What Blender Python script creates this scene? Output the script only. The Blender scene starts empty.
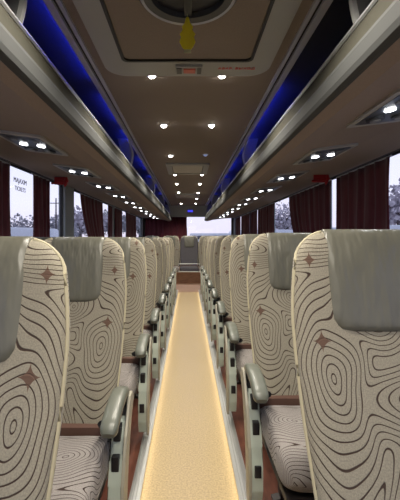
import bpy, bmesh, math, random
from mathutils import Vector, Matrix

random.seed(7)
S = bpy.context.scene
C = S.collection
PI = math.pi
CAM_Z = 1.2            # eye height above the aisle; heights written H below are relative to it

# ------------------------------------------------------------------ camera
cam_d = bpy.data.cameras.new('camera')
cam_d.sensor_fit = 'VERTICAL'
cam_d.sensor_height = 36.0
cam_d.lens = 36.0 * 358 / 500
cam_d.shift_x = 0.024
cam_d.shift_y = -0.025
cam_d.clip_start = 0.02
cam = bpy.data.objects.new('camera', cam_d)
cam.location = (0, 0, CAM_Z)
cam.rotation_euler = (PI / 2, 0, 0)
C.objects.link(cam)
S.camera = cam

# ------------------------------------------------------------------ view / exposure
S.view_settings.view_transform = 'Standard'
S.view_settings.look = 'None'
S.view_settings.gamma = 1
S.view_settings.use_curve_mapping = False
S.view_settings.exposure = 0.0

# ------------------------------------------------------------------ world: pale lavender dusk sky
W = bpy.data.worlds.new('dusk_sky')
S.world = W
W.use_nodes = True
wn, wl = W.node_tree.nodes, W.node_tree.links
wn.clear()
wo = wn.new('ShaderNodeOutputWorld')
wb = wn.new('ShaderNodeBackground')
wt = wn.new('ShaderNodeTexCoord')
ws = wn.new('ShaderNodeSeparateXYZ')
wr = wn.new('ShaderNodeValToRGB')
wnz = wn.new('ShaderNodeTexNoise')
wnz.inputs['Scale'].default_value = 3.0
wma = wn.new('ShaderNodeMath'); wma.operation = 'MULTIPLY_ADD'
wma.inputs[1].default_value = 0.25
wl.new(wt.outputs['Generated'], ws.inputs[0])
wl.new(wt.outputs['Generated'], wnz.inputs['Vector'])
wl.new(wnz.outputs['Fac'], wma.inputs[0])
wl.new(ws.outputs['Z'], wma.inputs[2])
wr.color_ramp.elements[0].position = 0.08
wr.color_ramp.elements[0].color = (0.60, 0.52, 0.60, 1)
wr.color_ramp.elements[1].position = 0.75
wr.color_ramp.elements[1].color = (0.50, 0.54, 0.74, 1)
e = wr.color_ramp.elements.new(0.25)
e.color = (0.66, 0.64, 0.78, 1)
wl.new(wma.outputs[0], wr.inputs['Fac'])
wl.new(wr.outputs['Color'], wb.inputs['Color'])
wb.inputs['Strength'].default_value = 1.9
wl.new(wb.outputs[0], wo.inputs[0])

SPOT_W = 32.0          # each recessed ceiling lamp
READ_W = 3.0         # each reading lamp
AISLE_LED = 4.0       # LED lines along the aisle
BLUE_LED = 26.0        # LED lines in the racks

# ------------------------------------------------------------------ materials
def mat(name, col, rough=0.6, metal=0.0, noise=0.0, nscale=40.0, bump=0.0, bscale=80.0,
        emit=None, estr=0.0, spec=0.5, sheen=0.0, stretch=(1, 1, 1), bdist=0.01):
    m = bpy.data.materials.new(name)
    m.use_nodes = True
    n, l = m.node_tree.nodes, m.node_tree.links
    p = n['Principled BSDF']
    p.inputs['Base Color'].default_value = (*col, 1)
    p.inputs['Roughness'].default_value = rough
    p.inputs['Metallic'].default_value = metal
    p.inputs['Specular IOR Level'].default_value = spec
    if sheen:
        p.inputs['Sheen Weight'].default_value = sheen
    tc = n.new('ShaderNodeTexCoord')
    mp = n.new('ShaderNodeMapping')
    mp.inputs['Scale'].default_value = stretch
    l.new(tc.outputs['Object'], mp.inputs['Vector'])
    if noise:
        t = n.new('ShaderNodeTexNoise')
        t.inputs['Scale'].default_value = nscale
        t.inputs['Detail'].default_value = 4
        l.new(mp.outputs[0], t.inputs['Vector'])
        r = n.new('ShaderNodeValToRGB')
        r.color_ramp.elements[0].position = 0.3
        r.color_ramp.elements[1].position = 0.7
        r.color_ramp.elements[0].color = (*[c * (1 - noise) for c in col], 1)
        r.color_ramp.elements[1].color = (*[min(1, c * (1 + noise)) for c in col], 1)
        l.new(t.outputs['Fac'], r.inputs['Fac'])
        l.new(r.outputs['Color'], p.inputs['Base Color'])
    if bump:
        t = n.new('ShaderNodeTexNoise')
        t.inputs['Scale'].default_value = bscale
        t.inputs['Detail'].default_value = 3
        l.new(mp.outputs[0], t.inputs['Vector'])
        b = n.new('ShaderNodeBump')
        b.inputs['Strength'].default_value = bump
        b.inputs['Distance'].default_value = bdist
        l.new(t.outputs['Fac'], b.inputs['Height'])
        l.new(b.outputs['Normal'], p.inputs['Normal'])
    if emit:
        p.inputs['Emission Color'].default_value = (*emit, 1)
        p.inputs['Emission Strength'].default_value = estr
    return m

def glass_mat(name, tint, gloss=0.08):
    m = bpy.data.materials.new(name)
    m.use_nodes = True
    n, l = m.node_tree.nodes, m.node_tree.links
    n.clear()
    o = n.new('ShaderNodeOutputMaterial')
    t = n.new('ShaderNodeBsdfTransparent'); t.inputs[0].default_value = (*tint, 1)
    g = n.new('ShaderNodeBsdfGlossy'); g.inputs['Roughness'].default_value = 0.03
    x = n.new('ShaderNodeMixShader'); x.inputs[0].default_value = gloss
    l.new(t.outputs[0], x.inputs[1]); l.new(g.outputs[0], x.inputs[2]); l.new(x.outputs[0], o.inputs[0])
    return m

def fabric_mat(name, base, line, centres, stars):
    """woven upholstery with contour lines; the pattern lives in the UVs (metres on the cloth)"""
    m = bpy.data.materials.new(name)
    m.use_nodes = True
    n, l = m.node_tree.nodes, m.node_tree.links
    p = n['Principled BSDF']
    p.inputs['Roughness'].default_value = 0.85
    p.inputs['Specular IOR Level'].default_value = 0.25
    p.inputs['Sheen Weight'].default_value = 0.12
    uv = n.new('ShaderNodeUVMap'); uv.uv_map = 'cloth'
    oi = n.new('ShaderNodeObjectInfo')
    sh = n.new('ShaderNodeVectorMath'); sh.operation = 'SUBTRACT'
    sh.inputs[1].default_value = (0.5, 0.5, 0.0)
    l.new(oi.outputs['Color'], sh.inputs[0])
    ad = n.new('ShaderNodeVectorMath'); ad.operation = 'ADD'
    l.new(uv.outputs[0], ad.inputs[0]); l.new(sh.outputs[0], ad.inputs[1])
    # wobble
    nz = n.new('ShaderNodeTexNoise'); nz.inputs['Scale'].default_value = 4.5; nz.inputs['Detail'].default_value = 1
    l.new(ad.outputs[0], nz.inputs['Vector'])
    c0 = n.new('ShaderNodeVectorMath'); c0.operation = 'SUBTRACT'; c0.inputs[1].default_value = (.5, .5, .5)
    l.new(nz.outputs['Color'], c0.inputs[0])
    sc = n.new('ShaderNodeVectorMath'); sc.operation = 'MULTIPLY'; sc.inputs[1].default_value = (0.12, 0.09, 0)
    l.new(c0.outputs[0], sc.inputs[0])
    co = n.new('ShaderNodeVectorMath'); co.operation = 'ADD'
    l.new(ad.outputs[0], co.inputs[0]); l.new(sc.outputs[0], co.inputs[1])
    last = None
    for (cx, cy, sx, sy) in centres:
        a = n.new('ShaderNodeVectorMath'); a.operation = 'SUBTRACT'; a.inputs[1].default_value = (cx, cy, 0)
        l.new(co.outputs[0], a.inputs[0])
        b = n.new('ShaderNodeVectorMath'); b.operation = 'MULTIPLY'; b.inputs[1].default_value = (sx, sy, 0)
        l.new(a.outputs[0], b.inputs[0])
        c = n.new('ShaderNodeVectorMath'); c.operation = 'LENGTH'
        l.new(b.outputs[0], c.inputs[0])
        if last is None:
            last = c.outputs['Value']
        else:
            s = n.new('ShaderNodeMath'); s.operation = 'SMOOTH_MIN'; s.inputs[2].default_value = 0.05
            l.new(last, s.inputs[0]); l.new(c.outputs['Value'], s.inputs[1])
            last = s.outputs[0]
    k = n.new('ShaderNodeMath'); k.operation = 'MULTIPLY'; k.inputs[1].default_value = 68.0
    l.new(last, k.inputs[0])
    f = n.new('ShaderNodeMath'); f.operation = 'FRACT'; l.new(k.outputs[0], f.inputs[0])
    g = n.new('ShaderNodeMath'); g.operation = 'SUBTRACT'; g.inputs[1].default_value = 0.5; l.new(f.outputs[0], g.inputs[0])
    h = n.new('ShaderNodeMath'); h.operation = 'ABSOLUTE'; l.new(g.outputs[0], h.inputs[0])
    mr = n.new('ShaderNodeMapRange'); mr.interpolation_type = 'SMOOTHSTEP'
    mr.inputs['From Min'].default_value = 0.05; mr.inputs['From Max'].default_value = 0.11
    mr.inputs['To Min'].default_value = 1; mr.inputs['To Max'].default_value = 0
    l.new(h.outputs[0], mr.inputs['Value'])
    # rust coloured four-pointed star patches between the rings
    acc = None
    for (cx, cy, r0) in stars:
        a = n.new('ShaderNodeVectorMath'); a.operation = 'SUBTRACT'; a.inputs[1].default_value = (cx, cy, 0)
        l.new(ad.outputs[0], a.inputs[0])
        b = n.new('ShaderNodeVectorMath'); b.operation = 'ABSOLUTE'; l.new(a.outputs[0], b.inputs[0])
        q = n.new('ShaderNodeSeparateXYZ'); l.new(b.outputs[0], q.inputs[0])
        x = n.new('ShaderNodeMath'); x.operation = 'POWER'; x.inputs[1].default_value = .55; l.new(q.outputs[0], x.inputs[0])
        y = n.new('ShaderNodeMath'); y.operation = 'POWER'; y.inputs[1].default_value = .55; l.new(q.outputs[1], y.inputs[0])
        z = n.new('ShaderNodeMath'); z.operation = 'ADD'; l.new(x.outputs[0], z.inputs[0]); l.new(y.outputs[0], z.inputs[1])
        t = n.new('ShaderNodeMath'); t.operation = 'LESS_THAN'; t.inputs[1].default_value = r0 ** .55; l.new(z.outputs[0], t.inputs[0])
        if acc is None:
            acc = t.outputs[0]
        else:
            mx = n.new('ShaderNodeMath'); mx.operation = 'MAXIMUM'; l.new(acc, mx.inputs[0]); l.new(t.outputs[0], mx.inputs[1]); acc = mx.outputs[0]
    # weave speckle
    wv = n.new('ShaderNodeTexNoise'); wv.inputs['Scale'].default_value = 260; wv.inputs['Detail'].default_value = 2
    l.new(ad.outputs[0], wv.inputs['Vector'])
    cr = n.new('ShaderNodeValToRGB')
    cr.color_ramp.elements[0].position = 0.35; cr.color_ramp.elements[1].position = 0.68
    cr.color_ramp.elements[0].color = (*[c * 0.84 for c in base], 1)
    cr.color_ramp.elements[1].color = (*[min(1, c * 1.14) for c in base], 1)
    l.new(wv.outputs['Fac'], cr.inputs['Fac'])
    m1 = n.new('ShaderNodeMix'); m1.data_type = 'RGBA'
    m1.inputs[7].default_value = (0.11, 0.065, 0.045, 1)
    l.new(acc, m1.inputs[0]); l.new(cr.outputs[0], m1.inputs[6])
    m2 = n.new('ShaderNodeMix'); m2.data_type = 'RGBA'
    m2.inputs[7].default_value = (*line, 1)
    nost = n.new('ShaderNodeMath'); nost.operation = 'SUBTRACT'; nost.use_clamp = True; l.new(mr.outputs[0], nost.inputs[0]); l.new(acc, nost.inputs[1])
    l.new(nost.outputs[0], m2.inputs[0]); l.new(m1.outputs[2], m2.inputs[6])
    l.new(m2.outputs[2], p.inputs['Base Color'])
    iv = n.new('ShaderNodeMath'); iv.operation = 'SUBTRACT'; iv.inputs[0].default_value = 1; l.new(mr.outputs[0], iv.inputs[1])
    ma = n.new('ShaderNodeMath'); ma.operation = 'MULTIPLY_ADD'; ma.inputs[1].default_value = 0.25
    l.new(wv.outputs['Fac'], ma.inputs[0]); l.new(iv.outputs[0], ma.inputs[2])
    bp = n.new('ShaderNodeBump'); bp.inputs['Strength'].default_value = 0.6; bp.inputs['Distance'].default_value = 0.003
    l.new(ma.outputs[0], bp.inputs['Height']); l.new(bp.outputs['Normal'], p.inputs['Normal'])
    return m

BACK_C = [(-0.155, -0.37, 1.15, 0.62), (-0.01, -0.21, 0.9, 1.2), (0.17, -0.42, 0.38, 1.35), (-0.26, 0.02, 0.35, 1.5),
          (0.26, 0.0, 0.5, 1.4), (0.04, -0.76, 1.5, 0.55), (-0.17, -0.80, 0.6, 1.1), (0.22, -0.80, 0.9, 0.8)]
CUSH_C = [(-0.10, 0.05, 0.9, 1.1), (0.13, 0.18, 1.1, 0.6), (0.04, -0.16, 1.3, 0.6), (-0.22, -0.25, .5, 1.2), (-0.05, 0.30, 0.5, 1.3)]
M = {}
M['fab'] = fabric_mat('swirl_upholstery', (0.265, 0.242, 0.185), (0.045, 0.028, 0.02), BACK_C, [(-.165, -.285, .032), (-.185, -.065, .026)])
M['fabc'] = fabric_mat('swirl_upholstery_seat', (0.29, 0.265, 0.245), (0.045, 0.028, 0.02), CUSH_C, [(-.10, -.12, .034)])
M['leather'] = mat('grey_leatherette', (0.112, 0.110, 0.085), rough=0.36, bump=.8, bdist=.03, bscale=7, stretch=(1.6, 1, .45), noise=.08, nscale=8)
M['pipe'] = mat('cream_piping', (0.40, 0.36, 0.24), rough=0.6)
M['pod'] = mat('pale_green_plastic', (0.48, 0.54, 0.46), rough=0.38, noise=.05, nscale=9)
M['podrim'] = mat('beige_plastic', (0.34, 0.32, 0.25), rough=0.4)
M['arm'] = mat('grey_green_armrest', (0.13, 0.14, 0.115), rough=0.33)
M['black'] = mat('black_plastic', (0.012, 0.012, 0.014), rough=0.35)
M['frame'] = mat('dark_steel', (0.05, 0.045, 0.045), rough=0.45, metal=0.6)
M['brown'] = mat('brown_seat_shell', (0.10, 0.05, 0.035), rough=0.5)
M['ceil'] = mat('ceiling_cloth', (0.27, 0.225, 0.19), rough=0.95, noise=.06, nscale=200, bump=.1, bscale=400, spec=.2)
M['under'] = mat('rack_cloth', (0.34, 0.27, 0.225), rough=0.9, noise=.06, nscale=200, spec=.25)
M['fascia'] = mat('olive_grey_fascia', (0.062, 0.060, 0.046), spec=.2, rough=0.85, noise=.05, nscale=60)
M['band'] = mat('grey_rack_band', (0.078, 0.081, 0.080), spec=.25, rough=0.75)
M['alu'] = mat('brushed_aluminium', (0.55, 0.56, 0.55), rough=0.35, metal=0.85, noise=.06, nscale=30, stretch=(1, .05, 1))
M['trimal'] = mat('aluminium_trim', (0.55, 0.57, 0.62), rough=0.45, metal=0.2)
M['darkgroove'] = mat('dark_groove', (0.02, 0.02, 0.022), rough=0.7)
M['rackin'] = mat('rack_lining', (0.055, 0.055, 0.065), rough=0.85)
M['grey'] = mat('grey_plastic', (0.38, 0.385, 0.37), rough=0.5)
M['greyd'] = mat('dark_grey_plastic', (0.06, 0.065, 0.07), rough=0.4)
M['panel'] = mat('console_panel', (0.10, 0.115, 0.135), rough=0.3)
M['curt'] = mat('burgundy_velvet', (0.10, 0.015, 0.024), rough=0.9, sheen=.2, noise=.2, nscale=60, stretch=(1, 1, .2))
M['wall'] = mat('wall_cloth', (0.10, 0.09, 0.085), rough=0.9)
M['pillar'] = mat('pillar_grey', (0.30, 0.33, 0.33), rough=0.6)
M['red'] = mat('red_plastic', (0.45, 0.02, 0.02), rough=0.4)
M['redlens'] = mat('red_handle', (0.55, 0.09, 0.06), rough=0.3)
M['redtext'] = mat('red_print', (0.75, 0.07, 0.06), rough=0.6)
M['greytext'] = mat('grey_print', (0.06, 0.06, 0.08), rough=0.6)
M['yellow'] = mat('yellow_card', (0.85, 0.80, 0.10), rough=0.6)
M['cordm'] = mat('pale_cord', (0.6, 0.58, 0.3), rough=0.8)
M['glass'] = glass_mat('window_glass', (0.90, 0.92, 0.94), 0.05)
M['vent_in'] = mat('dark_hatch_glass', (0.01, 0.011, 0.02), rough=0.5)
M['bracket'] = mat('bracket_grey', (0.20, 0.20, 0.19), rough=.5)
M['bezel'] = mat('pale_bezel', (0.50, 0.48, 0.43), rough=0.45)
M['fabd'] = mat('darker_plain_cloth', (0.075, 0.07, 0.075), rough=0.9, noise=.2, nscale=60)
M['platform'] = mat('red_brown_vinyl', (0.15, 0.055, 0.035), rough=0.35, noise=.35, nscale=14, stretch=(3, .6, 1))
M['step'] = mat('step_wood_vinyl', (0.20, 0.10, 0.055), rough=0.4, noise=.35, nscale=10, stretch=(1, 1, 9))
M['steplight'] = mat('pale_step_edge', (0.62, 0.45, 0.40), rough=0.4)
M['white'] = mat('white_enamel', (0.62, 0.64, 0.60), rough=0.35)
M['lampw'] = mat('lamp_lens', (1, 1, 1), emit=(1, .96, .90), estr=22)
M['lampo'] = mat('lamp_lens_dim', (.5, .55, .7), emit=(.35, .45, .9), estr=.35)
M['readw'] = mat('reading_lens', (1, 1, 1), emit=(.97, .98, 1), estr=9)
M['aled'] = mat('warm_led', (1, 1, 1), emit=(1, .84, .56), estr=AISLE_LED)
M['bled'] = mat('blue_led', (.1, .1, 1), emit=(.02, .04, 1), estr=BLUE_LED)
M['disp'] = mat('blue_display', (0, 0, .2), emit=(.08, .08, 1), estr=.8)
def translucent_card(m):
    n, l = m.node_tree.nodes, m.node_tree.links
    tr = n.new('ShaderNodeBsdfTranslucent'); tr.inputs[0].default_value = (.95, .85, .10, 1)
    mx = n.new('ShaderNodeMixShader'); mx.inputs[0].default_value = .6
    out = n['Material Output']
    l.new(n['Principled BSDF'].outputs[0], mx.inputs[1]); l.new(tr.outputs[0], mx.inputs[2]); l.new(mx.outputs[0], out.inputs[0])
translucent_card(M['yellow'])
# aisle floor: straw coloured speckled vinyl
M['floor'] = mat('straw_vinyl', (0.47, 0.355, 0.185), rough=0.42, noise=.22, nscale=110, bump=.15, bscale=180)

# ------------------------------------------------------------------ mesh helpers
def link(name, me, material, parent=None, smooth=False, autos=None):
    o = bpy.data.objects.new(name, me)
    C.objects.link(o)
    me.materials.append(material)
    if smooth:
        me.polygons.foreach_set('use_smooth', [True] * len(me.polygons))
    if parent is not None:
        o.parent = parent
    return o

def pyobj(name, V, F, material, parent=None, smooth=False, uvs=None):
    me = bpy.data.meshes.new(name)
    me.from_pydata([tuple(v) for v in V], [], F)
    me.validate()
    me.update()
    if uvs is not None:
        uvl = me.uv_layers.new(name='cloth')
        for lp in me.loops:
            uvl.data[lp.index].uv = uvs[lp.vertex_index]
    return link(name, me, material, parent, smooth)

def recalc(me):
    bm = bmesh.new(); bm.from_mesh(me)
    bmesh.ops.recalc_face_normals(bm, faces=bm.faces)
    bm.to_mesh(me); bm.free()

def bmobj(name, bm, material, parent=None, smooth=False, bevel=0.0, seg=2):
    if bevel:
        bmesh.ops.bevel(bm, geom=list(bm.edges), offset=bevel, segments=seg, affect='EDGES', profile=.7, clamp_overlap=True)
    bmesh.ops.recalc_face_normals(bm, faces=bm.faces)
    me = bpy.data.meshes.new(name)
    bm.to_mesh(me); bm.free()
    o = link(name, me, material, parent)
    if smooth:
        me.polygons.foreach_set('use_smooth', [True] * len(me.polygons))
        try:
            me.set_sharp_from_angle(angle=math.radians(40))
        except Exception:
            pass
    return o

def add_box(bm, x0, x1, y0, y1, z0, z1):
    vs = [bm.verts.new((x, y, z)) for z in (z0, z1) for (x, y) in ((x0, y0), (x1, y0), (x1, y1), (x0, y1))]
    for f in ((3, 2, 1, 0), (4, 5, 6, 7), (0, 1, 5, 4), (1, 2, 6, 5), (2, 3, 7, 6), (3, 0, 4, 7)):
        bm.faces.new([vs[i] for i in f])
    return vs

def box(name, x0, x1, y0, y1, z0, z1, material, parent=None, bevel=0.0):
    bm = bmesh.new(); add_box(bm, min(x0, x1), max(x0, x1), y0, y1, z0, z1)
    return bmobj(name, bm, material, parent, bevel=bevel, smooth=bevel > 0)

def add_prism(bm, poly, axis, a0, a1):
    """poly: 2-D outline; axis 'x': points are (y,z); axis 'y': (x,z); axis 'z': (x,y)"""
    def P(p, a):
        return {'x': (a, p[0], p[1]), 'y': (p[0], a, p[1]), 'z': (p[0], p[1], a)}[axis]
    A = [bm.verts.new(P(p, a0)) for p in poly]
    B = [bm.verts.new(P(p, a1)) for p in poly]
    n = len(poly)
    bm.faces.new(A); bm.faces.new(B[::-1])
    for i in range(n):
        bm.faces.new((A[i], B[i], B[(i + 1) % n], A[(i + 1) % n]))

def prism(name, poly, axis, a0, a1, material, parent=None, bevel=0.0):
    bm = bmesh.new(); add_prism(bm, poly, axis, a0, a1)
    return bmobj(name, bm, material, parent, bevel=bevel, smooth=bevel > 0)

def add_tube(bm, pts, r, n=10, closed=False, sx=1.0, up=(0, 0, 1), pw=1.0):
    """sweep along pts; r may be a list; sx widens the section along 'side'"""
    pts = [Vector(p) for p in pts]
    rings = []
    m = len(pts)
    for i, p in enumerate(pts):
        if closed:
            d = pts[(i + 1) % m] - pts[i - 1]
        else:
            d = pts[min(i + 1, m - 1)] - pts[max(i - 1, 0)]
        d.normalize()
        u = Vector(up)
        if abs(u.dot(d)) > .95:
            u = Vector((0, 1, 0)) if abs(d.y) < .9 else Vector((1, 0, 0))
        s = d.cross(u).normalized(); t = s.cross(d).normalized()
        rr = r[i] if isinstance(r, (list, tuple)) else r
        rings.append([bm.verts.new(p + s * (math.copysign(abs(math.cos(a)) ** pw, math.cos(a)) * rr * sx) + t * (math.copysign(abs(math.sin(a)) ** pw, math.sin(a)) * rr))
                      for a in [2 * PI * k / n for k in range(n)]])
    for i in range(m if closed else m - 1):
        A, B = rings[i], rings[(i + 1) % m]
        for k in range(n):
            bm.faces.new((A[k], A[(k + 1) % n], B[(k + 1) % n], B[k]))
    if not closed:
        bm.faces.new(rings[0][::-1]); bm.faces.new(rings[-1])

def tube(name, pts, r, material, parent=None, n=10, closed=False, sx=1.0, up=(0, 0, 1), pw=1.0):
    bm = bmesh.new(); add_tube(bm, pts, r, n, closed, sx, up, pw)
    return bmobj(name, bm, material, parent, smooth=True)

def lathe(name, prof, material, parent=None, n=32, centre=(0, 0, 0), close=True):
    """prof: (r,z) list about the vertical axis"""
    bm = bmesh.new()
    R = [[bm.verts.new((centre[0] + r * math.cos(2 * PI * k / n), centre[1] + r * math.sin(2 * PI * k / n), centre[2] + z))
          for k in range(n)] for r, z in prof]
    for i in range(len(prof) - 1):
        for k in range(n):
            bm.faces.new((R[i][k], R[i][(k + 1) % n], R[i + 1][(k + 1) % n], R[i + 1][k]))
    if close:
        bm.faces.new(R[0]); bm.faces.new(R[-1])
    return bmobj(name, bm, material, parent, smooth=True)

def rrect(x0, x1, y0, y1, r, n=6):
    out = []
    for cx, cy, a0 in ((x1 - r, y1 - r, 0), (x0 + r, y1 - r, PI / 2), (x0 + r, y0 + r, PI), (x1 - r, y0 + r, 3 * PI / 2)):
        for i in range(n + 1):
            a = a0 + PI / 2 * i / n
            out.append((cx + r * math.cos(a), cy + r * math.sin(a)))
    return out

def frame_prism(name, outer, inner, axis, a0, a1, material, parent=None):
    """flat ring between two outlines with the same number of points"""
    bm = bmesh.new()
    def P(p, a):
        return {'x': (a, p[0], p[1]), 'y': (p[0], a, p[1]), 'z': (p[0], p[1], a)}[axis]
    n = len(outer)
    L = [[bm.verts.new(P(p, a)) for p in q] for q, a in ((outer, a0), (outer, a1), (inner, a1), (inner, a0))]
    for j in range(4):
        A, B = L[j], L[(j + 1) % 4]
        for i in range(n):
            bm.faces.new((A[i], A[(i + 1) % n], B[(i + 1) % n], B[i]))
    return bmobj(name, bm, material, parent)

def root(name, loc, label, cat, group=None, rotz=0):
    o = bpy.data.objects.new(name, None)
    o.empty_display_size = .1
    o.location = loc; o.rotation_euler = (0, 0, rotz)
    C.objects.link(o)
    return tag(o, label, cat, group)

def tag(o, label, cat, group=None):
    o['label'] = label; o['category'] = cat
    if group:
        o['group'] = group
    return o

def struct(o):
    o['kind'] = 'structure'
    return o

def copy_tree(o, parent=None):
    c = o.copy(); C.objects.link(c); c.parent = parent
    for ch in o.children:
        copy_tree(ch, c)
    return c

def text_obj(name, body, size, material, parent, loc, rot, mirror=False, depth=0.0008, align='CENTER'):
    cu = bpy.data.curves.new(name, 'FONT')
    cu.body = body; cu.size = size; cu.extrude = depth
    cu.align_x = align; cu.align_y = 'CENTER'
    t = bpy.data.objects.new(name + '_c', cu)
    C.objects.link(t)
    dg = bpy.context.evaluated_depsgraph_get()
    me = bpy.data.meshes.new_from_object(t.evaluated_get(dg))
    bpy.data.objects.remove(t)
    me.materials.clear()
    o = link(name, me, material, parent)
    o.location = loc; o.rotation_euler = rot
    if mirror:
        o.scale.x = -1
    return o

def Z(h):
    return CAM_Z + h

Y0, Y1 = -1.5, 9.9
XL, XR = -1.25, 1.27

# ================================================================== STRUCTURE
PLAT = 0.045
FL, FR = -0.212, 0.226
EL, ER = -0.262, 0.286
STEP_Y = 7.9
struct(box('floor', FL - .03, FR + .03, Y0, STEP_Y, -.03, 0, M['floor']))
struct(box('floor_left', XL, EL, Y0, Y1, -.03, PLAT - .022, M['platform']))
struct(box('floor_right', ER, XR, Y0, Y1, -.03, PLAT, M['platform']))
# aluminium nosings along the aisle, each with a warm LED line below its lip
for nm, xi, xo in (('trim_1', FL, EL), ('trim_2', FR, ER)):
    s = 1 if xo > xi else -1
    pr = [(xi + s * .016, 0), (xi + s * .016, PLAT - .006), (xi, PLAT - .006), (xi, PLAT + .004), (xo, PLAT + .004), (xo, 0)]
    bm = bmesh.new(); add_prism(bm, pr, 'y', Y0, STEP_Y)
    t = struct(bmobj(nm, bm, M['alu'], bevel=0))
    box('tread_groove', xi + s * .017, xi + s * .021, Y0, STEP_Y, PLAT + .0035, PLAT + .0052, M['grey'], t)
    box('tread_groove', xi + s * .031, xi + s * .035, Y0, STEP_Y, PLAT + .0035, PLAT + .0052, M['grey'], t)
    box('led_line', xi + s * .004, xi + s * .014, Y0, STEP_Y, PLAT - .010, PLAT - .0062, M['aled'], t)
# rear steps up to the back bench
bm = bmesh.new()
add_box(bm, EL - .0, ER + .0, STEP_Y, 8.22, -.03, .150)
struct(bmobj('floor_step', bm, M['step']))
struct(box('trim_3', EL, ER, STEP_Y - .02, STEP_Y + .0, -.02, .158, M['steplight']))
struct(box('floor_rear', -1.2, 1.22, 8.22, Y1, PLAT + .001, .40, M['step']))
# walls: sill panels, headers, pillars and glass
def side_wall(side, x, sgn, pillars):
    nm = 'wall_' + side
    w = struct(box(nm, x, x + sgn * .06, Y0, Y1, -.03, Z(-.38), M['wall']))
    box('sill', x - sgn * .035, x + sgn * .02, Y0, Y1, Z(-.40), Z(-.37), M['grey'], w)
    box('header', x, x + sgn * .06, Y0, Y1, Z(.53), Z(1.0), M['wall'], w)
    for (a, b) in pillars:
        box('pillar', x - sgn * .01, x + sgn * .06, a, b, Z(-.39), Z(.56), M['pillar'], w, bevel=.006)
    return w
PL = [(Y0, Y0 + .12), (1.55, 1.70), (3.62, 3.90), (5.9, 6.08), (7.5, 7.66), (9.72, Y1)]
PR = [(Y0, Y0 + .12), (1.40, 1.52), (3.30, 3.45), (5.45, 5.6), (7.5, 7.65), (9.72, Y1)]
side_wall('left', XL, -1, PL)
side_wall('right', XR, 1, PR)
wn_i = 0
WIN = []
for x, sgn, PP in ((XL, -1, PL), (XR, 1, PR)):
    for i in range(len(PP) - 1):
        wn_i += 1
        a, b = PP[i][1], PP[i + 1][0]
        g = struct(box('window_%d' % wn_i, x + sgn * .025, x + sgn * .031, a, b, Z(-.38), Z(.54), M['glass']))
        gf = frame_prism('gasket', [(a, Z(-.38)), (b, Z(-.38)), (b, Z(.54)), (a, Z(.54))],
                         [(a + .02, Z(-.36)), (b - .02, Z(-.36)), (b - .02, Z(.52)), (a + .02, Z(.52))], 'x',
                         x + sgn * .018, x + sgn * .04, M['darkgroove'], g)
        WIN.append((g, x, sgn, a, b))
# front with windscreen
wf = struct(box('wall_front', XL - .06, XR + .06, Y0 - .06, Y0, -.6, Z(-.55), M['wall']))
box('header', XL - .06, XR + .06, Y0 - .06, Y0, Z(.70), Z(1.0), M['wall'], wf)
struct(box('window_11', XL, XR, Y0 - .035, Y0 - .03, Z(-.55), Z(.70), M['glass']))
# rear wall with a wide window
wr_ = struct(box('wall_rear', XL - .06, XR + .06, Y1, Y1 + .06, -.03, Z(-.12), M['wall']))
box('header', XL - .06, XR + .06, Y1, Y1 + .06, Z(.60), Z(1.0), M['wall'], wr_)
box('side_panel', XL - .06, -.95, Y1, Y1 + .06, Z(-.12), Z(.60), M['wall'], wr_)
box('side_panel', 1.20, XR + .06, Y1, Y1 + .06, Z(-.12), Z(.60), M['wall'], wr_)
struct(box('window_12', -.95, 1.20, Y1 + .02, Y1 + .026, Z(-.12), Z(.60), M['glass']))
# ceiling
CX = .455
struct(box('ceiling', -CX, CX, Y0, Y1, Z(.85), Z(.90), M['ceil']))
# roof over the racks (lining) : curved shell each side
for sgn, xw, nm in ((-1, XL, 'ceiling_left'), (1, XR, 'ceiling_right')):
    prof = [(.455, .905), (.80, .905), (1.02, .88), (1.16, .80), (1.22, .70), (abs(xw), .60),
            (abs(xw) + .04, .60), (1.26, .74), (1.2, .86), (1.04, .93), (.80, .95), (.455, .95)]
    struct(prism(nm, [(sgn * a, Z(b)) for a, b in prof], 'y', Y0, Y1, M['rackin']))
# aluminium cove trims at the ceiling edge
tn = 4
for sgn in (-1, 1):
    for (a, b, z0, z1, mt) in ((.452, .468, .838, .858, M['trimal']), (.468, .482, .848, .866, M['darkgroove']), (.482, .512, .836, .862, M['trimal'])):
        poly = [(sgn * a, Z(z0)), (sgn * b, Z(z0)), (sgn * b, Z(z1)), (sgn * a, Z(z1))]
        struct(prism('trim_%d' % tn, poly, 'y', Y0, Y1, mt)); tn += 1
# rear bulkhead under the ceiling
struct(prism('wall_bulkhead', [(-.50, Z(.852)), (.50, Z(.852)), (.50, Z(.60)), (.47, Z(.55)), (-.47, Z(.55)), (-.50, Z(.60))], 'y', 9.5, 9.62, M['grey']))

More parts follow.
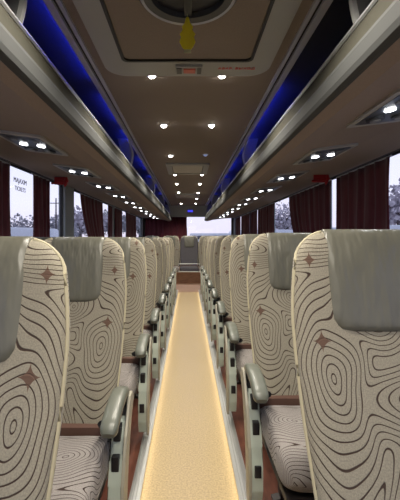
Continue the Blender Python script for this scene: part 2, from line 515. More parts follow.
# ================================================================== LUGGAGE RACKS
for sgn, side, xw in ((-1, 'left', abs(XL)), (1, 'right', XR)):
    rk = root('luggage_rack', (0, 0, 0), 'long overhead luggage rack on the %s, with brown cloth underside and aluminium rail' % side, 'luggage rack', 'overhead luggage racks')
    def q(pts):
        return [(sgn * a, Z(b)) for a, b in pts]
    prism('underside', q([(.462, .4515), (.525, .440), (.68, .480), (.95, .515), (xw - .005, .532), (xw - .005, .545), (.50, .52), (.49, .470)]), 'y', Y0 + .01, Y1 - .16, M['under'], rk)
    prism('lower_band', q([(.456, .524), (.449, .508), (.448, .470), (.453, .455), (.464, .449), (.485, .449), (.485, .524)]), 'y', Y0 + .01, Y1 - .16, M['band'], rk)
    prism('fascia', q([(.472, .588), (.459, .525), (.49, .525), (.50, .588)]), 'y', Y0 + .01, Y1 - .16, M['fascia'], rk)
    prism('shelf', q([(.49, .560), (xw - .005, .552), (xw - .005, .575), (.49, .582)]), 'y', Y0 + .01, Y1 - .16, M['rackin'], rk)
    prism('rail', q([(.470, .588), (.468, .596), (.472, .604), (.482, .604), (.484, .588)]), 'y', Y0 + .01, Y1 - .16, M['alu'], rk)
    prism('rail', q([(.474, .604), (.476, .613), (.486, .613), (.486, .604)]), 'y', Y0 + .01, Y1 - .16, M['trimal'], rk)
    for j in range(5):
        y = 1.02 + 2.03 * j
        if y > 9.6: break
        # curved bracket plate between the ceiling trim and the rail, reaching back over the shelf
        pts = []
        for i in range(13):
            t = i / 12
            pts.append((.495 + .03 * t - .050 * math.sin(PI * t) * .6, .612 + .228 * t))
        outl = pts + [(.60, .845), (.57, .72), (.56, .60), (.50, .600)]
        prism('bracket', q(outl), 'y', y, y + .03, M['bracket'], rk)
        tube('bracket_edge', [(sgn * a, y + .015, Z(b)) for a, b in pts], .014, M['grey'], rk, n=8)

# blue LED lines lying on top of the ceiling trims, shining into the racks
for sgn, side, segs in ((-1, 'left', ((1.15, 2.05), (2.25, 2.8), (3.0, 3.7), (4.0, 4.8), (5.2, 6.6), (7.2, 8.8))),
                        (1, 'right', ((2.15, 2.95), (3.05, 3.9), (4.1, 4.9), (5.2, 6.6), (7.2, 8.8)))):
    for k, (a, b) in enumerate(segs):
        o = prism('blue_led_strip', [(sgn * .514, Z(.880)), (sgn * .528, Z(.877)), (sgn * .532, Z(.888)), (sgn * .518, Z(.891))], 'y', a, b, M['bled'])
        ordn = ['nearest', 'second', 'third', 'fourth', 'fifth', 'sixth'][k]
        tag(o, 'blue led strip in the %s luggage rack, %s from the camera' % (side, ordn), 'led strip', 'blue led strips in the luggage racks')

# ================================================================== SEATS
def back_profile(h):
    """front-to-back centre of the backrest at height h (relative to the eye), y relative to the seat reference"""
    t = h + .22
    return .05 + .34 * t + .10 * math.sin((h + .75) / .75 * PI) * .35 - .10 * .35 * math.sin(.53 / .75 * PI)

def loft(rings, M_=40, p=.55):
    V, F, UV = [], [], []
    for (h, yc, hw, tf, tb, wing, v) in rings:
        for k in range(M_):
            a = 2 * PI * k / M_ + PI / M_
            c, s = math.cos(a), math.sin(a)
            x = hw * math.copysign(abs(c) ** p, c)
            sy = math.copysign(abs(s) ** p, s)
            if sy < 0:
                y = yc + sy * tf - wing * (abs(x / hw) ** 3.0) * abs(sy) * .9
            else:
                y = yc + sy * tb
            V.append((x, y, Z(h)))
            side = (1 + min(0, sy)) if sy < 0 else 1 + sy
            UV.append((x + math.copysign(1, x) * side * (tf if sy < 0 else tb) * .9, v))
    n = len(rings)
    for i in range(n - 1):
        for k in range(M_):
            F.append((i * M_ + k, i * M_ + (k + 1) % M_, (i + 1) * M_ + (k + 1) % M_, (i + 1) * M_ + k))
    F.append(tuple(range(M_))[::-1])
    F.append(tuple((n - 1) * M_ + k for k in range(M_)))
    return V, F, UV

HW = .2275
def back_hw(h):
    t = (h + .80) / .80
    return HW * (.90 + .10 * math.sin(min(1, t / .72) * PI / 2)) - .030 * max(0, (t - .70) / .30) ** 1.6

TOP = .018
def back_rings(grow=0.0, hwf=None, h0=-.725, top=TOP, rx=.075, rt=.045, wing=.028, bot_r=.03):
    R = []
    hs = [h0 + (top - .085 - h0) * i / 16 for i in range(17)]
    tf, tb = .048 + grow, .042 + grow
    # rounded bottom
    for a in (0.25, 0.6, 0.85):
        s = math.sin(a * PI / 2); c = 1 - math.cos(a * PI / 2)
        hh = h0 - bot_r * (1 - c) + 0
        hh = h0 - bot_r * (1 - s)
        inset = bot_r * (1 - math.sqrt(max(0, 1 - (1 - s) ** 2)))
        R.append((hh, back_profile(hh), hwf(h0) - inset, tf - inset * .6, tb - inset * .6, wing, hh))
    for h in hs:
        taper = 1 - .25 * max(0, (h + .45)) / .45
        R.append((h, back_profile(h), hwf(h), tf * taper, tb * taper, wing, h))
    hb = hs[-1]
    tp = 1 - .25 * (hb + .45) / .45
    for i in range(1, 9):
        a = PI / 2 * i / 8
        h = hb + .085 * math.sin(a)
        k = 1 - math.cos(a)
        R.append((h, back_profile(h) , hwf(h) - rx * k, max(.006, tf * tp * (1 - k * .85)), max(.006, tb * tp * (1 - k * .85)), wing * (1 - k), h))
    return R

def build_back_mesh(mirror):
    V, F, UV = loft(back_rings(0, back_hw))
    UV = [(u * mirror, v) for u, v in UV]
    return V, F, UV

LHW = .128
def head_rings():
    R = []
    h0, top = -.226, TOP + .007
    hs = [h0 + (top - .085 - h0) * i / 8 for i in range(9)]
    tf, tb = .0575, .050
    for a in (0.0, .2, .45, .75):
        d = .035 * (1 - a)
        hh = h0 - d
        inset = .035 * (1 - math.sqrt(max(0, 1 - (1 - a) ** 2)))
        R.append((hh, back_profile(hh), LHW - inset, .0535 - inset * .25 , .047 - inset * .25, .0, hh))
    for h in hs:
        taper = 1 - .25 * max(0, (h + .45)) / .45
        bul = .004 * math.sin(PI * min(1, (h - h0) / .2))
        R.append((h, back_profile(h), LHW, tf * taper + bul+.003, tb * taper, 0.004, h))
    hb = hs[-1]; tp = 1 - .25 * (hb + .45) / .45
    for i in range(1, 9):
        a = PI / 2 * i / 8
        h = hb + .085 * math.sin(a)
        k = 1 - math.cos(a)
        R.append((h, back_profile(h), LHW - .012 * k, max(.012, tf * tp * (1 - k * .78))+.003, max(.012, tb * tp * (1 - k * .78)), .0, h))
    return R

def build_cushion(mirror):
    """loft along y; each ring is an x-z section"""
    V, F, UV = [], [], []
    n = 36; p = .42
    ys = []
    y_front, y_back = -.63, -.205
    N = 22
    for i in range(N + 1):
        t = i / N
        y = y_front + (y_back - y_front) * t
        # round nose at the front
        d = y - y_front
        r = .075
        if d < r:
            k = 1 - math.sqrt(max(0, 1 - (1 - d / r) ** 2))
        else:
            k = 0
        db = y_back - y; kb = 0
        if db < .03: kb = 1 - math.sqrt(max(0, 1 - (1 - db / .03) ** 2))
        top = -.705 + .018 * math.sin(PI * (1 - t)) - .02 * t - k * .075 - kb * .03
        bot = -.855 + k * .05 + kb * .03
        hw = .2225 - k * .035 - kb * .02
        ys.append((y, top, bot, hw, k))
    for (y, top, bot, hw, k) in ys:
        zc, hh = (top + bot) / 2, (top - bot) / 2
        for j in range(n):
            a = 2 * PI * j / n + PI / n
            c, s = math.cos(a), math.sin(a)
            x = hw * math.copysign(abs(c) ** p, c)
            z = zc + hh * math.copysign(abs(s) ** p, s)
            if s > 0:
                z -= .010 * (1 - abs(x / hw) ** 2) * (1 - k)  # dished
            V.append((x, y, Z(z)))
            UV.append(((x + math.copysign(max(0, top - z), x) * .9) * mirror, (y + .38) - k * .08))
    m = len(ys)
    for i in range(m - 1):
        for j in range(n):
            F.append((i * n + j, i * n + (j + 1) % n, (i + 1) * n + (j + 1) % n, (i + 1) * n + j))
    F.append(tuple(range(n))[::-1]); F.append(tuple((m - 1) * n + j for j in range(n)))
    return V, F, UV

def build_seat(kind, aisle_dir):
    """kind 'aisle' or 'window'; aisle_dir: +1 if the aisle lies on +x. The seat faces -y. Origin on the bus floor."""
    mirror = -1 if aisle_dir > 0 else 1
    r = root('coach_seat', (0, 0, 0), '', 'coach seat', 'patterned coach seats')
    V, F, UV = build_back_mesh(mirror)
    b = pyobj('backrest', V, F, M['fab'], r, True, UV); recalc(b.data)
    V, F, UV = loft(head_rings(), 36, .35)
    hd = pyobj('headrest_cover', V, F, M['leather'], r, True); recalc(hd.data)
    hd['label'] = 'grey leatherette headrest cover'
    # piping down both side edges and over the top corners
    for s in (-1, 1):
        pts = []
        for i in range(24):
            h = -.725 + (.725 + TOP - .085) * i / 23
            pts.append((s * (back_hw(h) + .0005), back_profile(h) - .016, Z(h)))
        hb = TOP - .085
        for i in range(1, 8):
            a = PI / 2 * i / 8
            h = hb + .085 * math.sin(a)
            pts.append((s * (back_hw(h) - .085 * (1 - math.cos(a)) + .0005), back_profile(h) - .010, Z(h)))
        tube('piping', pts, .0055, M['pipe'], r, n=8)
    V, F, UV = build_cushion(mirror)
    c = pyobj('cushion', V, F, M['fabc'], r, True, UV); recalc(c.data)
    bm = bmesh.new(); add_box(bm, -.215, .215, -.215, -.085, Z(-.86), Z(-.705))
    bmobj('seat_shell', bm, M['brown'], r, bevel=.012, smooth=True)
    bm = bmesh.new(); add_box(bm, -.205, .205, -.60, -.12, Z(-.89), Z(-.862))
    add_box(bm, -.19, .19, -.55, -.51, Z(-.90), Z(-.88)); add_box(bm, -.19, .19, -.22, -.18, Z(-.90), Z(-.88))
    bmobj('seat_frame', bm, M['frame'], r, bevel=.005)
    lx = .11 * aisle_dir if kind == 'aisle' else -.11 * aisle_dir
    for yy in (-.52, -.21):
        bm = bmesh.new()
        add_prism(bm, [(lx - .03, Z(-.89)), (lx + .03, Z(-.89)), (lx + .018, PLAT + .02), (lx + .05, PLAT + .012), (lx + .05, PLAT), (lx - .05, PLAT), (lx - .05, PLAT + .012), (lx - .018, PLAT + .02)],
                  'y', yy - .02, yy + .02)
        bmobj('leg', bm, M['frame'], r)
    if kind == 'aisle':
        a = aisle_dir
        xi, xo = a * .2245, a * .274          # side pod between the cushion and the aisle
        pod = [(-.10, -.68), (-.15, -.665), (-.215, -.675), (-.255, -.72), (-.285, -.79), (-.315, -.86), (-.335, -.94),
               (-.335, -1.03), (-.31, -1.10), (-.25, -1.10), (-.235, -1.0), (-.21, -.88), (-.165, -.77)]
        pp = prism('side_pod', [(y, Z(h)) for y, h in pod], 'x', xi, xo, M['pod'], r, bevel=.008)
        rim = [(-.09, -.64), (-.13, -.60), (-.18, -.60), (-.215, -.655), (-.262, -.715), (-.292, -.785), (-.322, -.86), (-.343, -.94),
               (-.343, -1.04), (-.315, -1.115), (-.27, -1.115), (-.262, -1.0), (-.24, -.88), (-.20, -.78), (-.15, -.69)]
        prism('side_rim', [(y, Z(h)) for y, h in rim], 'x', xo - a * .002, xo + a * .010, M['podrim'], r, bevel=.003)
        for nm, y, h, dy, dh in (('recline_lever', -.245, -.705, .022, .026), ('slide_lever', -.285, -.795, .016, .026), ('latch', -.332, -.95, .008, .024)):
            bm = bmesh.new()
            xc = (xi + xo) / 2 - a * .002
            add_box(bm, xc - .014, xc + .014, y - dy, y + dy, Z(h - dh), Z(h + dh))
            bmobj(nm, bm, M['black'], r, bevel=.005, smooth=True)
        # armrest: arched pad
        path = [(-.125, -.70), (-.122, -.65), (-.135, -.615), (-.165, -.590), (-.21, -.578), (-.27, -.578), (-.33, -.588), (-.385, -.606), (-.415, -.628)]
        fine = []
        for i in range(len(path) - 1):
            for k in range(4):
                t = k / 4
                fine.append((path[i][0] * (1 - t) + path[i + 1][0] * t, path[i][1] * (1 - t) + path[i + 1][1] * t))
        fine.append(path[-1])
        xc = a * .248
        rr = [.022 + .008 * min(1, i / 14) for i in range(len(fine))]
        rr[-1] = .020; rr[-2] = .027
        ar = tube('armrest', [(xc, y, Z(h)) for y, h in fine], rr, M['arm'], r, n=16, sx=.72, up=(1, 0, 0), pw=.6)
        bm = bmesh.new()
        add_tube(bm, [(xc - a * .035, -.16, Z(-.675)), (xc + a * .016, -.16, Z(-.675))], .032, 16)
        bmobj('armrest_pivot', bm, M['black'], r, smooth=True)
        bm = bmesh.new()
        add_tube(bm, [(a * .21, -.20, Z(-.69)), (a * .205, -.25, Z(-.665)), (a * .20, -.29, Z(-.655))], .014, 8, sx=1.4)
        bmobj('belt_buckle', bm, M['black'], r, smooth=True)
    return r

protos = {('aisle', 1): build_seat('aisle', 1), ('aisle', -1): build_seat('aisle', -1),
          ('window', 1): build_seat('window', 1), ('window', -1): build_seat('window', -1)}
used = set()
def place_seat(kind, adir, x, y, z, label, shift=(.5, .5), group='patterned coach seats in rows'):
    key = (kind, adir)
    o = protos[key] if key not in used else copy_tree(protos[key])
    used.add(key)
    o.location = (x, y, z); o['label'] = label; o['group'] = group
    for ch in o.children:
        if ch.name.startswith(('backrest', 'cushion')):
            ch.color = (shift[0], shift[1], 0, 1)
    return o

def fold_arm(o):
    for ch in o.children:
        if ch.name.startswith('armrest') and 'pivot' not in ch.name:
            ch.location = (0, .085, -.13)
        if ch.name.startswith('side_rim'):
            ch.location = (0, .01, -.05)

ORD = ['nearest', 'second', 'third', 'fourth', 'fifth', 'sixth', 'seventh', 'eighth', 'ninth', 'tenth']
P = .785
XCL, XCR = -.282 - HW, .303 + HW
SH = [0, .06, -.05, .03, .1, -.08, .02, .09, -.03, .05]
for k in range(10):
    yl, yr = .80 + P * k, 1.0 + P * k
    if k == 9:
        continue
    s = SH[k]
    place_seat('aisle', 1, XCL, yl, -.022, 'taupe swirl-patterned aisle seat with grey headrest, %s on the left of the aisle' % ORD[k], (.5 - SH[k - 1] * .3 * (k > 0), .5 + s))
    _r = place_seat('aisle', -1, XCR, yr, 0, 'taupe swirl-patterned aisle seat with grey headrest, %s on the right of the aisle' % ORD[k], (.5 + s * .3, .5 + s * 1.2))
    if k == 0: nearest_right = _r
    place_seat('window', 1, XCL - .468, yl, -.022, 'taupe swirl-patterned seat by the left windows, in the %s row' % ORD[k], (.5 + s * .5, .5 - s))
    place_seat('window', -1, XCR + .468, yr, 0, 'taupe swirl-patterned seat by the right windows, in the %s row' % ORD[k], (.5 - s * .5, .5 + s))
fold_arm(nearest_right)
# rear bench: five seats on the raised rear floor, no pods
RB = 8.95
names = ['leftmost', 'second from the left', 'middle', 'second from the right', 'rightmost']
for i in range(5):
    _last = place_seat('window', 1 if i < 3 else -1, .03 + (i - 2) * .468, RB, .02, 'dark patterned seat of the rear bench, %s, before the back window' % names[i], (.5, .5 + .04 * i), 'seats of the rear bench')
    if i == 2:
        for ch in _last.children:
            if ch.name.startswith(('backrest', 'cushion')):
                ch.data = ch.data.copy(); ch.data.materials[0] = M['fabd']  # middle seat coloured darker, without the swirl pattern
# white guard frame below the middle rear seat
gr = root('guard_frame', (.03, 8.26, .40), 'low white rectangular metal frame before the middle rear seat', 'guard frame')
tube('frame_tube', [(-.24, 0, .012), (.24, 0, .012), (.24, 0, .19), (-.24, 0, .19)], .012, M['white'], gr, n=8, closed=True, up=(0, 1, 0))
for x in (-.24, .24):
    box('foot', x - .02, x + .02, -.02, .02, 0, .006, M['white'], gr)

# ================================================================== CEILING FITTINGS
lamps = [(1.86, -.187, 1), (1.86, .176, 1), (2.70, -.182, 1), (2.70, .178, 1), (3.70, -.180, 1), (3.66, .178, 0), (4.79, -.175, 1), (4.79, .185, 1),
         (5.63, -.178, 1), (5.63, .186, 1), (6.70, -.175, 1), (6.75, .19, 1), (7.8, .19, 1), (8.9, -.17, 1), (8.9, .19, 1),
         (.90, -.187, 1), (.90, .176, 1), (0.0, -.187, 1), (0.0, .176, 1)]
cnt = {-1: 0, 1: 0}
for (y, x, on) in lamps:
    sd = -1 if x < 0 else 1
    t = root('ceiling_spotlight', (x, y, Z(.85)), '', 'ceiling light', 'recessed ceiling spotlights')
    lathe('bezel', [(.030, 0), (.032, -.003), (.028, -.006), (.021, -.006), (.019, -.001), (.019, .0)], M['trimal'], t, n=24, close=False)
    lathe('lens', [(.002, -.022), (.011, -.020), (.018, -.014), (.021, -.006), (.021, -.0005)], M['lampw'] if on else M['lampo'], t, n=20)
    if on:
        ld = bpy.data.lights.new('spot_light', 'SPOT')
        ld.energy = SPOT_W; ld.spot_size = math.radians(140); ld.spot_blend = .8; ld.shadow_soft_size = .02
        ld.color = (1, .92, .80)
        lo = bpy.data.objects.new('spot_light', ld); C.objects.link(lo)
        lo.location = (0, 0, -.05); lo.parent = t
    if y > 1:
        nm = ORD[cnt[sd]]; cnt[sd] += 1
        t['label'] = 'round recessed ceiling spotlight, %s in the %s line%s' % (nm, 'left' if sd < 0 else 'right', '' if on else ', unlit')
    else:
        t['label'] = 'round recessed ceiling spotlight above the camera, %s line, %s the hatch' % ('left' if sd < 0 else 'right', 'beside' if y > .5 else 'in front of')

# roof hatch with its fan
hx, hy = .0, 1.22
H = root('roof_hatch', (hx, hy, Z(.85)), 'square grey roof hatch with a round dark fan opening in the ceiling', 'roof hatch')
x0, x1, y0, y1 = -.40, .395, -.60, .60
fr = frame_prism('hatch_frame', rrect(x0, x1, y0, y1, .10, 8), rrect(x0 + .095, x1 - .095, y0 + .12, y1 - .15, .03, 8), 'z', -.030, .0, M['grey'], H)
frame_prism('hatch_gasket', rrect(x0 + .095, x1 - .095, y0 + .12, y1 - .15, .03, 8), rrect(x0 + .107, x1 - .107, y0 + .132, y1 - .162, .028, 8), 'z', -.033, -.004, M['black'], H)
prism('hatch_panel', rrect(x0 + .107, x1 - .107, y0 + .132, y1 - .162, .028, 8), 'z', -.024, -.002, M['ceil'], H)
cyf = -.035
lathe('fan_ring', [(.125, -.024), (.128, -.046), (.150, -.052), (.172, -.040), (.175, -.022)], M['greyd'], H, n=48, centre=(0, cyf, 0), close=False)
lathe('fan_ring_edge', [(.150, -.050), (.157, -.056), (.163, -.050)], M['trimal'], H, n=48, centre=(0, cyf, 0), close=False)
lathe('fan_cover', [(.001, -.028), (.08, -.030), (.128, -.026), (.128, -.024)], M['vent_in'], H, n=48, centre=(0, cyf, 0))
box('fan_crossbar', -.013, .013, cyf - .13, cyf + .13, -.040, -.029, M['greyd'], H, bevel=.003)
# emergency handle box in the frame rim
hb_ = box('handle_box', -.060, .070, .475, .555, -.042, -.028, M['grey'], H, bevel=.004)
box('red_handle', -.022, .036, .492, .535, -.047, -.040, M['redlens'], hb_, bevel=.003)
box('handle_side', -.055, -.030, .488, .545, -.045, -.040, M['greyd'], hb_)
box('handle_side', .044, .064, .488, .545, -.045, -.040, M['greyd'], hb_)
text_obj('printed_notice', 'АВАР. ВЫХОД', .026, M['redtext'], H, (.235, .515, -.0315), (PI, 0, 0))

# yellow tag hanging from the fan bar
tg = root('air_freshener', (-.002, 1.30, Z(.80)), 'small yellow-green card air freshener hanging from the roof hatch', 'air freshener')
outl = [(-.004, .0), (-.010, -.022), (-.020, -.035), (-.017, -.046), (-.028, -.062), (-.023, -.072), (-.029, -.090), (-.020, -.108), (-.012, -.118),
        (.012, -.118), (.020, -.108), (.029, -.090), (.023, -.072), (.028, -.062), (.017, -.046), (.020, -.035), (.010, -.022), (.004, .0)]
prism('card', outl, 'y', -.002, .002, M['yellow'], tg)
tube('string', [(0, 0, .012), (0, 0, -.004)], .0015, M['cordm'], tg, n=6)
box('paper_tail', -.013, .013, -.001, .001, -.130, -.118, M['cordm'], tg)

# ceiling air grilles
for (yy, hw_, lab) in ((4.41, .25, 'long grey air grille across the ceiling, nearer of the two'), (7.25, .24, 'grey air grille across the far ceiling, before the rear bulkhead')):
    g = root('air_grille', (-.005, yy, Z(.85)), lab, 'air grille', 'ceiling air grilles')
    d = .33
    frame_prism('grille_frame', rrect(-hw_, hw_, -d, d, .02, 4), rrect(-hw_ + .06, hw_ - .06, -d + .10, d - .06, .01, 4), 'z', -.018, 0, M['grey'], g)
    bm = bmesh.new()
    for i in range(11):
        y = -d + .12 + i * .0425
        add_prism(bm, [(y, -.008), (y + .038, -.014), (y + .040, -.011), (y + .002, -.005)], 'x', -hw_ + .072, hw_ - .072)
    bmobj('louvre', bm, M['bezel'], g)
    box('grille_back', -hw_ + .05, hw_ - .05, -d + .09, d - .05, -.003, -.001, M['greyd'], g)

# clock display on the bulkhead
ck = root('digital_clock', (.06, 9.5, Z(.70)), 'small blue lit digital display on the rear bulkhead', 'display')
box('case', -.085, .085, -.022, 0, -.045, .045, M['greyd'], ck, bevel=.004)
box('screen', -.07, .07, -.026, -.021, -.03, .03, M['disp'], ck)

# ================================================================== READING LAMP CONSOLES
def console(side):
    s = -1 if side == 'left' else 1
    r = root('reading_lamp_console', (0, 0, 0), '', 'reading light console', 'overhead reading lamp consoles')
    slope = .035 / .27
    def zz(x, d):       # x measured outward from the console's centre
        return x * slope * 1.0 + d
    def slab(name, pts, d0, d1, m, parent):
        bm = bmesh.new()
        A = [bm.verts.new((s * x, y, zz(x, d0))) for x, y in pts]
        B = [bm.verts.new((s * x, y, zz(x, d1))) for x, y in pts]
        n = len(pts)
        bm.faces.new(A); bm.faces.new(B[::-1])
        for i in range(n):
            bm.faces.new((A[i], B[i], B[(i + 1) % n], A[(i + 1) % n]))
        return bmobj(name, bm, m, parent)
    slab('bezel', rrect(-.125, .125, -.20, .20, .02, 4), -.010, 0, M['bezel'], r)
    slab('panel', rrect(-.10, .10, -.165, .165, .015, 4), -.012, -.009, M['panel'], r)
    for x in (-.046, .046):
        l = slab('lamp', [(x + .020 * math.cos(a), -.01 + .020 * math.sin(a)) for a in [2 * PI * i / 18 for i in range(18)]], -.017, -.011, M['readw'], r)
    for x in (-.05, .05):
        slab('air_nozzle', [(x + .034 * math.cos(a), .088 + .034 * math.sin(a)) for a in [2 * PI * i / 18 for i in range(18)]], -.021, -.011, M['greyd'], r)
        slab('air_nozzle', [(x + .02 * math.cos(a), .088 + .02 * math.sin(a)) for a in [2 * PI * i / 14 for i in range(14)]], -.025, -.020, M['grey'], r)
    for x in (-.055, 0, .055):
        slab('button', rrect(x - .014, x + .014, -.10, -.078, .004, 2), -.015, -.011, M['grey'], r)
    slab('speaker_grille', rrect(-.07, .07, -.150, -.115, .008, 3), -.0135, -.011, M['greyd'], r)
    ld = bpy.data.lights.new('reading_light', 'SPOT'); ld.energy = READ_W; ld.spot_size = math.radians(120); ld.spot_blend = .9
    ld.shadow_soft_size = .03; ld.color = (.95, .97, 1)
    lo = bpy.data.objects.new('reading_light', ld); C.objects.link(lo); lo.location = (0, -.01, -.03); lo.parent = r
    return r
pc = {'left': console('left'), 'right': console('right')}
first = {'left': True, 'right': True}
for side, s, ys, xc in (('left', -1, 1.885, .815), ('right', 1, 1.345, .80)):
    for k in range(10):
        y = ys + P * k
        if y > 9.0: break
        o = pc[side] if first[side] else copy_tree(pc[side])
        first[side] = False
        o.location = (s * xc, y, Z(.480 + (xc - .68) * .035 / .27))
        o['label'] = 'reading lamp console with two white lamps, %s under the %s luggage rack' % (ORD[k], side)
        o['group'] = 'overhead reading lamp consoles'

# ================================================================== CURTAINS
def curtain(xw, sgn, top, bot, folds, label, z0=-.34, z1=.50, power=1.6, amp=.0105, group='burgundy curtains along the windows'):
    nu, nv = folds * 10, 14
    V, F = [], []
    ph = random.random() * 6
    for j in range(nv + 1):
        v = j / nv
        e_ = v ** power
        a = top[0] + (bot[0] - top[0]) * e_; b = top[1] + (bot[1] - top[1]) * e_
        for i in range(nu + 1):
            u = i / nu
            y = a + (b - a) * u
            w = math.sin(2 * PI * folds * u + ph + .5 * math.sin(5 * v + ph)) + .35 * math.sin(2 * PI * folds * 1.7 * u + ph * 2)
            x = xw - sgn * (.012 + amp * (1 + w) * (.75 + .35 * v))
            V.append((x, y + .006 * math.sin(7 * v + u * 9), Z(z1 + (z0 - z1) * v)))
    for j in range(nv):
        for i in range(nu):
            k = j * (nu + 1) + i
            F.append((k, k + 1, k + nu + 2, k + nu + 1))
    r = root('curtain', (0, 0, 0), label, 'curtain', group)
    c = pyobj('cloth', V, F, M['curt'], r, True)
    sm = c.modifiers.new('solid', 'SOLIDIFY'); sm.thickness = .003
    ymin, ymax = top
    tube('heading_rail', [(xw - sgn * .02, ymin - .01, Z(z1 + .004)), (xw - sgn * .02, ymax + .01, Z(z1 + .004))], .006, M['trimal'], r, n=6)
    return r
LC = [((1.72, 2.46), None, 6, 'straight dark burgundy curtain hanging nearest on the left, at the picture edge'),
      ((2.82, 3.16), None, 4, 'narrow burgundy curtain on the left between the lettered pane and the grey pillar'),
      ((4.08, 5.15), (4.86, 5.42), 7, 'burgundy curtain on the left swept back diagonally beside the grey pillar'),
      ((5.46, 5.78), None, 3, 'narrow straight burgundy curtain on the left just beyond the diagonal one'),
      ((6.0, 6.65), None, 4, 'burgundy curtain on the left, sixth row, beyond the thin white gap'),
      ((7.07, 8.4), None, 8, 'farthest wide burgundy curtain on the left windows')]
for t, b, f, lab in LC:
    curtain(XL, -1, t, b or t, f, lab)
RC = [((2.21, 3.0), None, 6, 'wide straight burgundy curtain nearest on the right'),
      ((3.13, 4.42), (3.16, 3.88), 9, 'burgundy curtain on the right pulled forward below, under the red hammer'),
      ((5.18, 6.40), None, 8, 'wide burgundy curtain on the right beyond the tree in the window'),
      ((6.46, 7.12), None, 5, 'narrow burgundy curtain on the right before the small light gap'),
      ((7.25, 8.4), None, 8, 'second farthest burgundy curtain on the right windows'),
      ((8.5, 9.35), None, 6, 'farthest burgundy curtain on the right windows')]
for t, b, f, lab in RC:
    curtain(XR, 1, t, b or t, f, lab)
# rear window curtain (faces the aisle)
rc = curtain(0, 1, (-.0, 1.15), (0, 1.15), 9, 'burgundy curtain covering the left half of the rear window', z0=-.15, z1=.60)
rc.location = (-.03, Y1 - .01, 0); rc.rotation_euler = (0, 0, PI / 2)

# ================================================================== SMALL FITTINGS
def hammer(x, y, s, label):
    r = root('emergency_hammer', (x, y, Z(.47)), label, 'emergency hammer', 'red emergency hammers')
    box('bracket', -.055, .055, -.008, .008, -.012, .052, M['red'], r, bevel=.003)
    tube('handle', [(-.075, -.018, -.004), (0, -.02, .004), (.070, -.018, .018)], [.010, .009, .011], M['red'], r, n=8, up=(0, 1, 0))
    tube('hammer_head', [(.040, -.02, -.036), (.044, -.02, -.018), (.05, -.02, .010), (.054, -.02, .036), (.058, -.02, .050)], [.003, .013, .017, .013, .004], M['red'], r, n=10, up=(0, 1, 0))
    return r
hammer(-1.10, 3.10, -1, 'red emergency hammer under the left rack above the side window')
hammer(1.10, 2.98, 1, 'red emergency hammer under the right rack above the curtains')

# lettering stuck on the left side window
WG = WIN[1][0]
text_obj('sticker_text', 'MAJAXIM', .052, M['greytext'], WG, (XL + -.0235, 2.72, Z(.425)), (PI / 2, 0, PI / 2))
text_obj('sticker_text', 'TICKETS', .046, M['greytext'], WG, (XL + -.0235, 2.72, Z(.365)), (PI / 2, 0, PI / 2))

# ================================================================== OUTSIDE
M['asph'] = mat('asphalt', (0.16, 0.16, 0.17), rough=0.9, noise=.2, nscale=3)
M['leaf'] = mat('tree_leaves', (0.30, 0.30, 0.33), rough=0.9, noise=.3, nscale=3)
M['leafp'] = mat('pale_tree_twigs', (0.46, 0.43, 0.48), rough=0.9, noise=.3, nscale=3)
M['trunk'] = mat('tree_bark', (0.10, 0.08, 0.07), rough=0.9)
M['vanw'] = mat('white_paint', (0.62, 0.66, 0.72), rough=0.3)
M['cargl'] = mat('vehicle_glass', (0.05, 0.06, 0.08), rough=0.1)
M['tyre'] = mat('tyre_rubber', (0.02, 0.02, 0.02), rough=0.9)
M['hill'] = mat('hill', (0.20, 0.19, 0.22), rough=1.0, noise=.2, nscale=.05)
GZ = -1.15
g = struct(box('ground', -220, 220, -120, 260, GZ - .2, GZ, M['asph']))
def blob_tree(x, y, h, r, mt, label, seed, kind='tree'):
    rnd = random.Random(seed)
    t = root('tree', (x, y, GZ), label, 'tree', 'trees beyond the windows')
    bm = bmesh.new()
    add_tube(bm, [(0, 0, 0), (.05, 0, h * .35), (0, .1, h * .75)], [r * .09, r * .06, r * .02], 8)
    for k in range(7):
        a = rnd.random() * 6.28; zz_ = h * (.3 + .3 * rnd.random())
        add_tube(bm, [(0, 0, zz_), (math.cos(a) * r * .4, math.sin(a) * r * .4, zz_ + h * .15), (math.cos(a) * r * .75, math.sin(a) * r * .75, zz_ + h * .32)],
                 [r * .04, r * .025, r * .01], 6)
    bmobj('trunk', bm, M['trunk'], t)
    V, F = [], []
    for k in range(1500):
        u = rnd.random() * 6.28; v = math.acos(2 * rnd.random() - 1); q_ = rnd.random() ** .45
        px_ = r * q_ * math.sin(v) * math.cos(u); py_ = r * q_ * math.sin(v) * math.sin(u)
        pz_ = h * .64 + h * .36 * q_ * math.cos(v) * (1 + .2 * math.sin(u * 3))
        s_ = r * .06 * (.5 + rnd.random())
        d1 = Vector((rnd.gauss(0, 1), rnd.gauss(0, 1), rnd.gauss(0, 1))).normalized() * s_
        d2 = d1.cross(Vector((rnd.gauss(0, 1), rnd.gauss(0, 1), rnd.gauss(0, 1)))).normalized() * s_ * .7
        c_ = Vector((px_, py_, pz_)); b_ = len(V)
        V += [c_ - d1, c_ + d2, c_ + d1, c_ - d2]; F.append((b_, b_ + 1, b_ + 2, b_ + 3))
    pyobj('crown', V, F, mt, t)
    return t
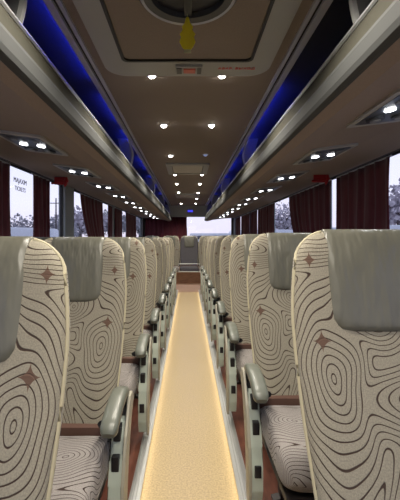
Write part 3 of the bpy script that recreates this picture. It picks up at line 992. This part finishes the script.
# px -> place on the left: x/y = (px-188)/358
def at(px, dist):
    a = (px - 188) / 358
    y = dist / math.sqrt(1 + a * a)
    return a * y, y
T = [(22, 38, 4.4, 2.2, 'leaf', 'dark rounded tree seen through the lettered left pane'),
     (56, 60, 5.4, 3.6, 'leaf', 'low grey tree seen left of the grey pillar'),
     (80, 92, 9.5, 7.0, 'leafp', 'bare pinkish tree seen right of the grey pillar'),
     (98, 135, 12.0, 10.0, 'leaf', 'dark bushy tree behind the swept curtain on the left'),
     (281, 45, 6.5, 2.6, 'leafp', 'pale leafless tree seen between the right curtains'),
     (292, 70, 6.5, 5.0, 'leaf', 'darker low tree seen between the right curtains'),
     (399, 45, 8.5, 5.0, 'leafp', 'pale bushy tree at the right picture edge'),
     (120, 175, 14, 11, 'leaf', 'far tree seen between the far left curtains'),
     (140, 215, 16, 12, 'leaf', 'far tree seen through the last left window')]
for i, (px, d, h, r_, mt, lab) in enumerate(T):
    x, y = at(px, d)
    blob_tree(x, y, h, r_, M[mt], lab, 30 + i)
def vehicle(px, d, L, Wd, Hh, rot, label, nm, cat):
    x, y = at(px, d)
    r = root(nm, (x, y, GZ), label, cat, None, rot)
    body = [(-L / 2, .35), (L / 2, .35), (L / 2, Hh * .45), (L / 2 - .35, Hh * .52), (L / 2 - .9, Hh - .08), (L / 2 - 1.2, Hh), (-L / 2 + .15, Hh), (-L / 2, Hh - .15)]
    prism('body', body, 'y', -Wd / 2, Wd / 2, M['vanw'], r, bevel=.06)
    n = max(2, int(L / 1.5))
    for s_ in (-1, 1):
        for i in range(n):
            a0 = -L / 2 + .3 + i * (L - 1.5) / n
            box('window_pane', a0, a0 + (L - 1.5) / n - .12, s_ * Wd / 2 - .02, s_ * Wd / 2 + .02, Hh * .55, Hh * .83, M['cargl'], r)
    prism('windscreen', [(L / 2 - .33, Hh * .56), (L / 2 - .84, Hh - .2), (L / 2 - .80, Hh - .2), (L / 2 - .28, Hh * .56)], 'y', -Wd / 2 + .12, Wd / 2 - .12, M['cargl'], r)
    for xx in (-L * .3, L * .32):
        for s_ in (-1, 1):
            bm = bmesh.new(); add_tube(bm, [(xx, s_ * (Wd / 2 - .22), .36), (xx, s_ * (Wd / 2 + .01), .36)], .36, 20)
            bmobj('wheel', bm, M['tyre'], r)
    return r
vehicle(14, 17, 5.5, 2.0, 2.75, 1.3, 'white minibus parked beyond the lettered left pane', 'minibus', 'minibus')
vehicle(287, 20, 6.0, 2.0, 2.75, .25, 'white van parked beyond the gap in the right curtains', 'van', 'van')
vehicle(402, 16, 6.0, 2.0, 2.8, -1.2, 'pale blue-white van at the right picture edge beyond the pane', 'van', 'van')
vehicle(212, 90, 11, 2.6, 3.4, .05, 'white coach parked behind the rear window', 'parked_coach', 'coach')
x, y = at(56, 45)
pole = root('utility_pole', (x, y, GZ), 'thin grey utility pole seen left of the grey pillar', 'utility pole')
tube('mast', [(0, 0, 0), (0, 0, 7.0)], [.12, .07], M['frame'], pole, n=8)
tube('crossarm', [(-.7, 0, 6.4), (.7, 0, 6.4)], .05, M['frame'], pole, n=6, up=(0, 1, 0))
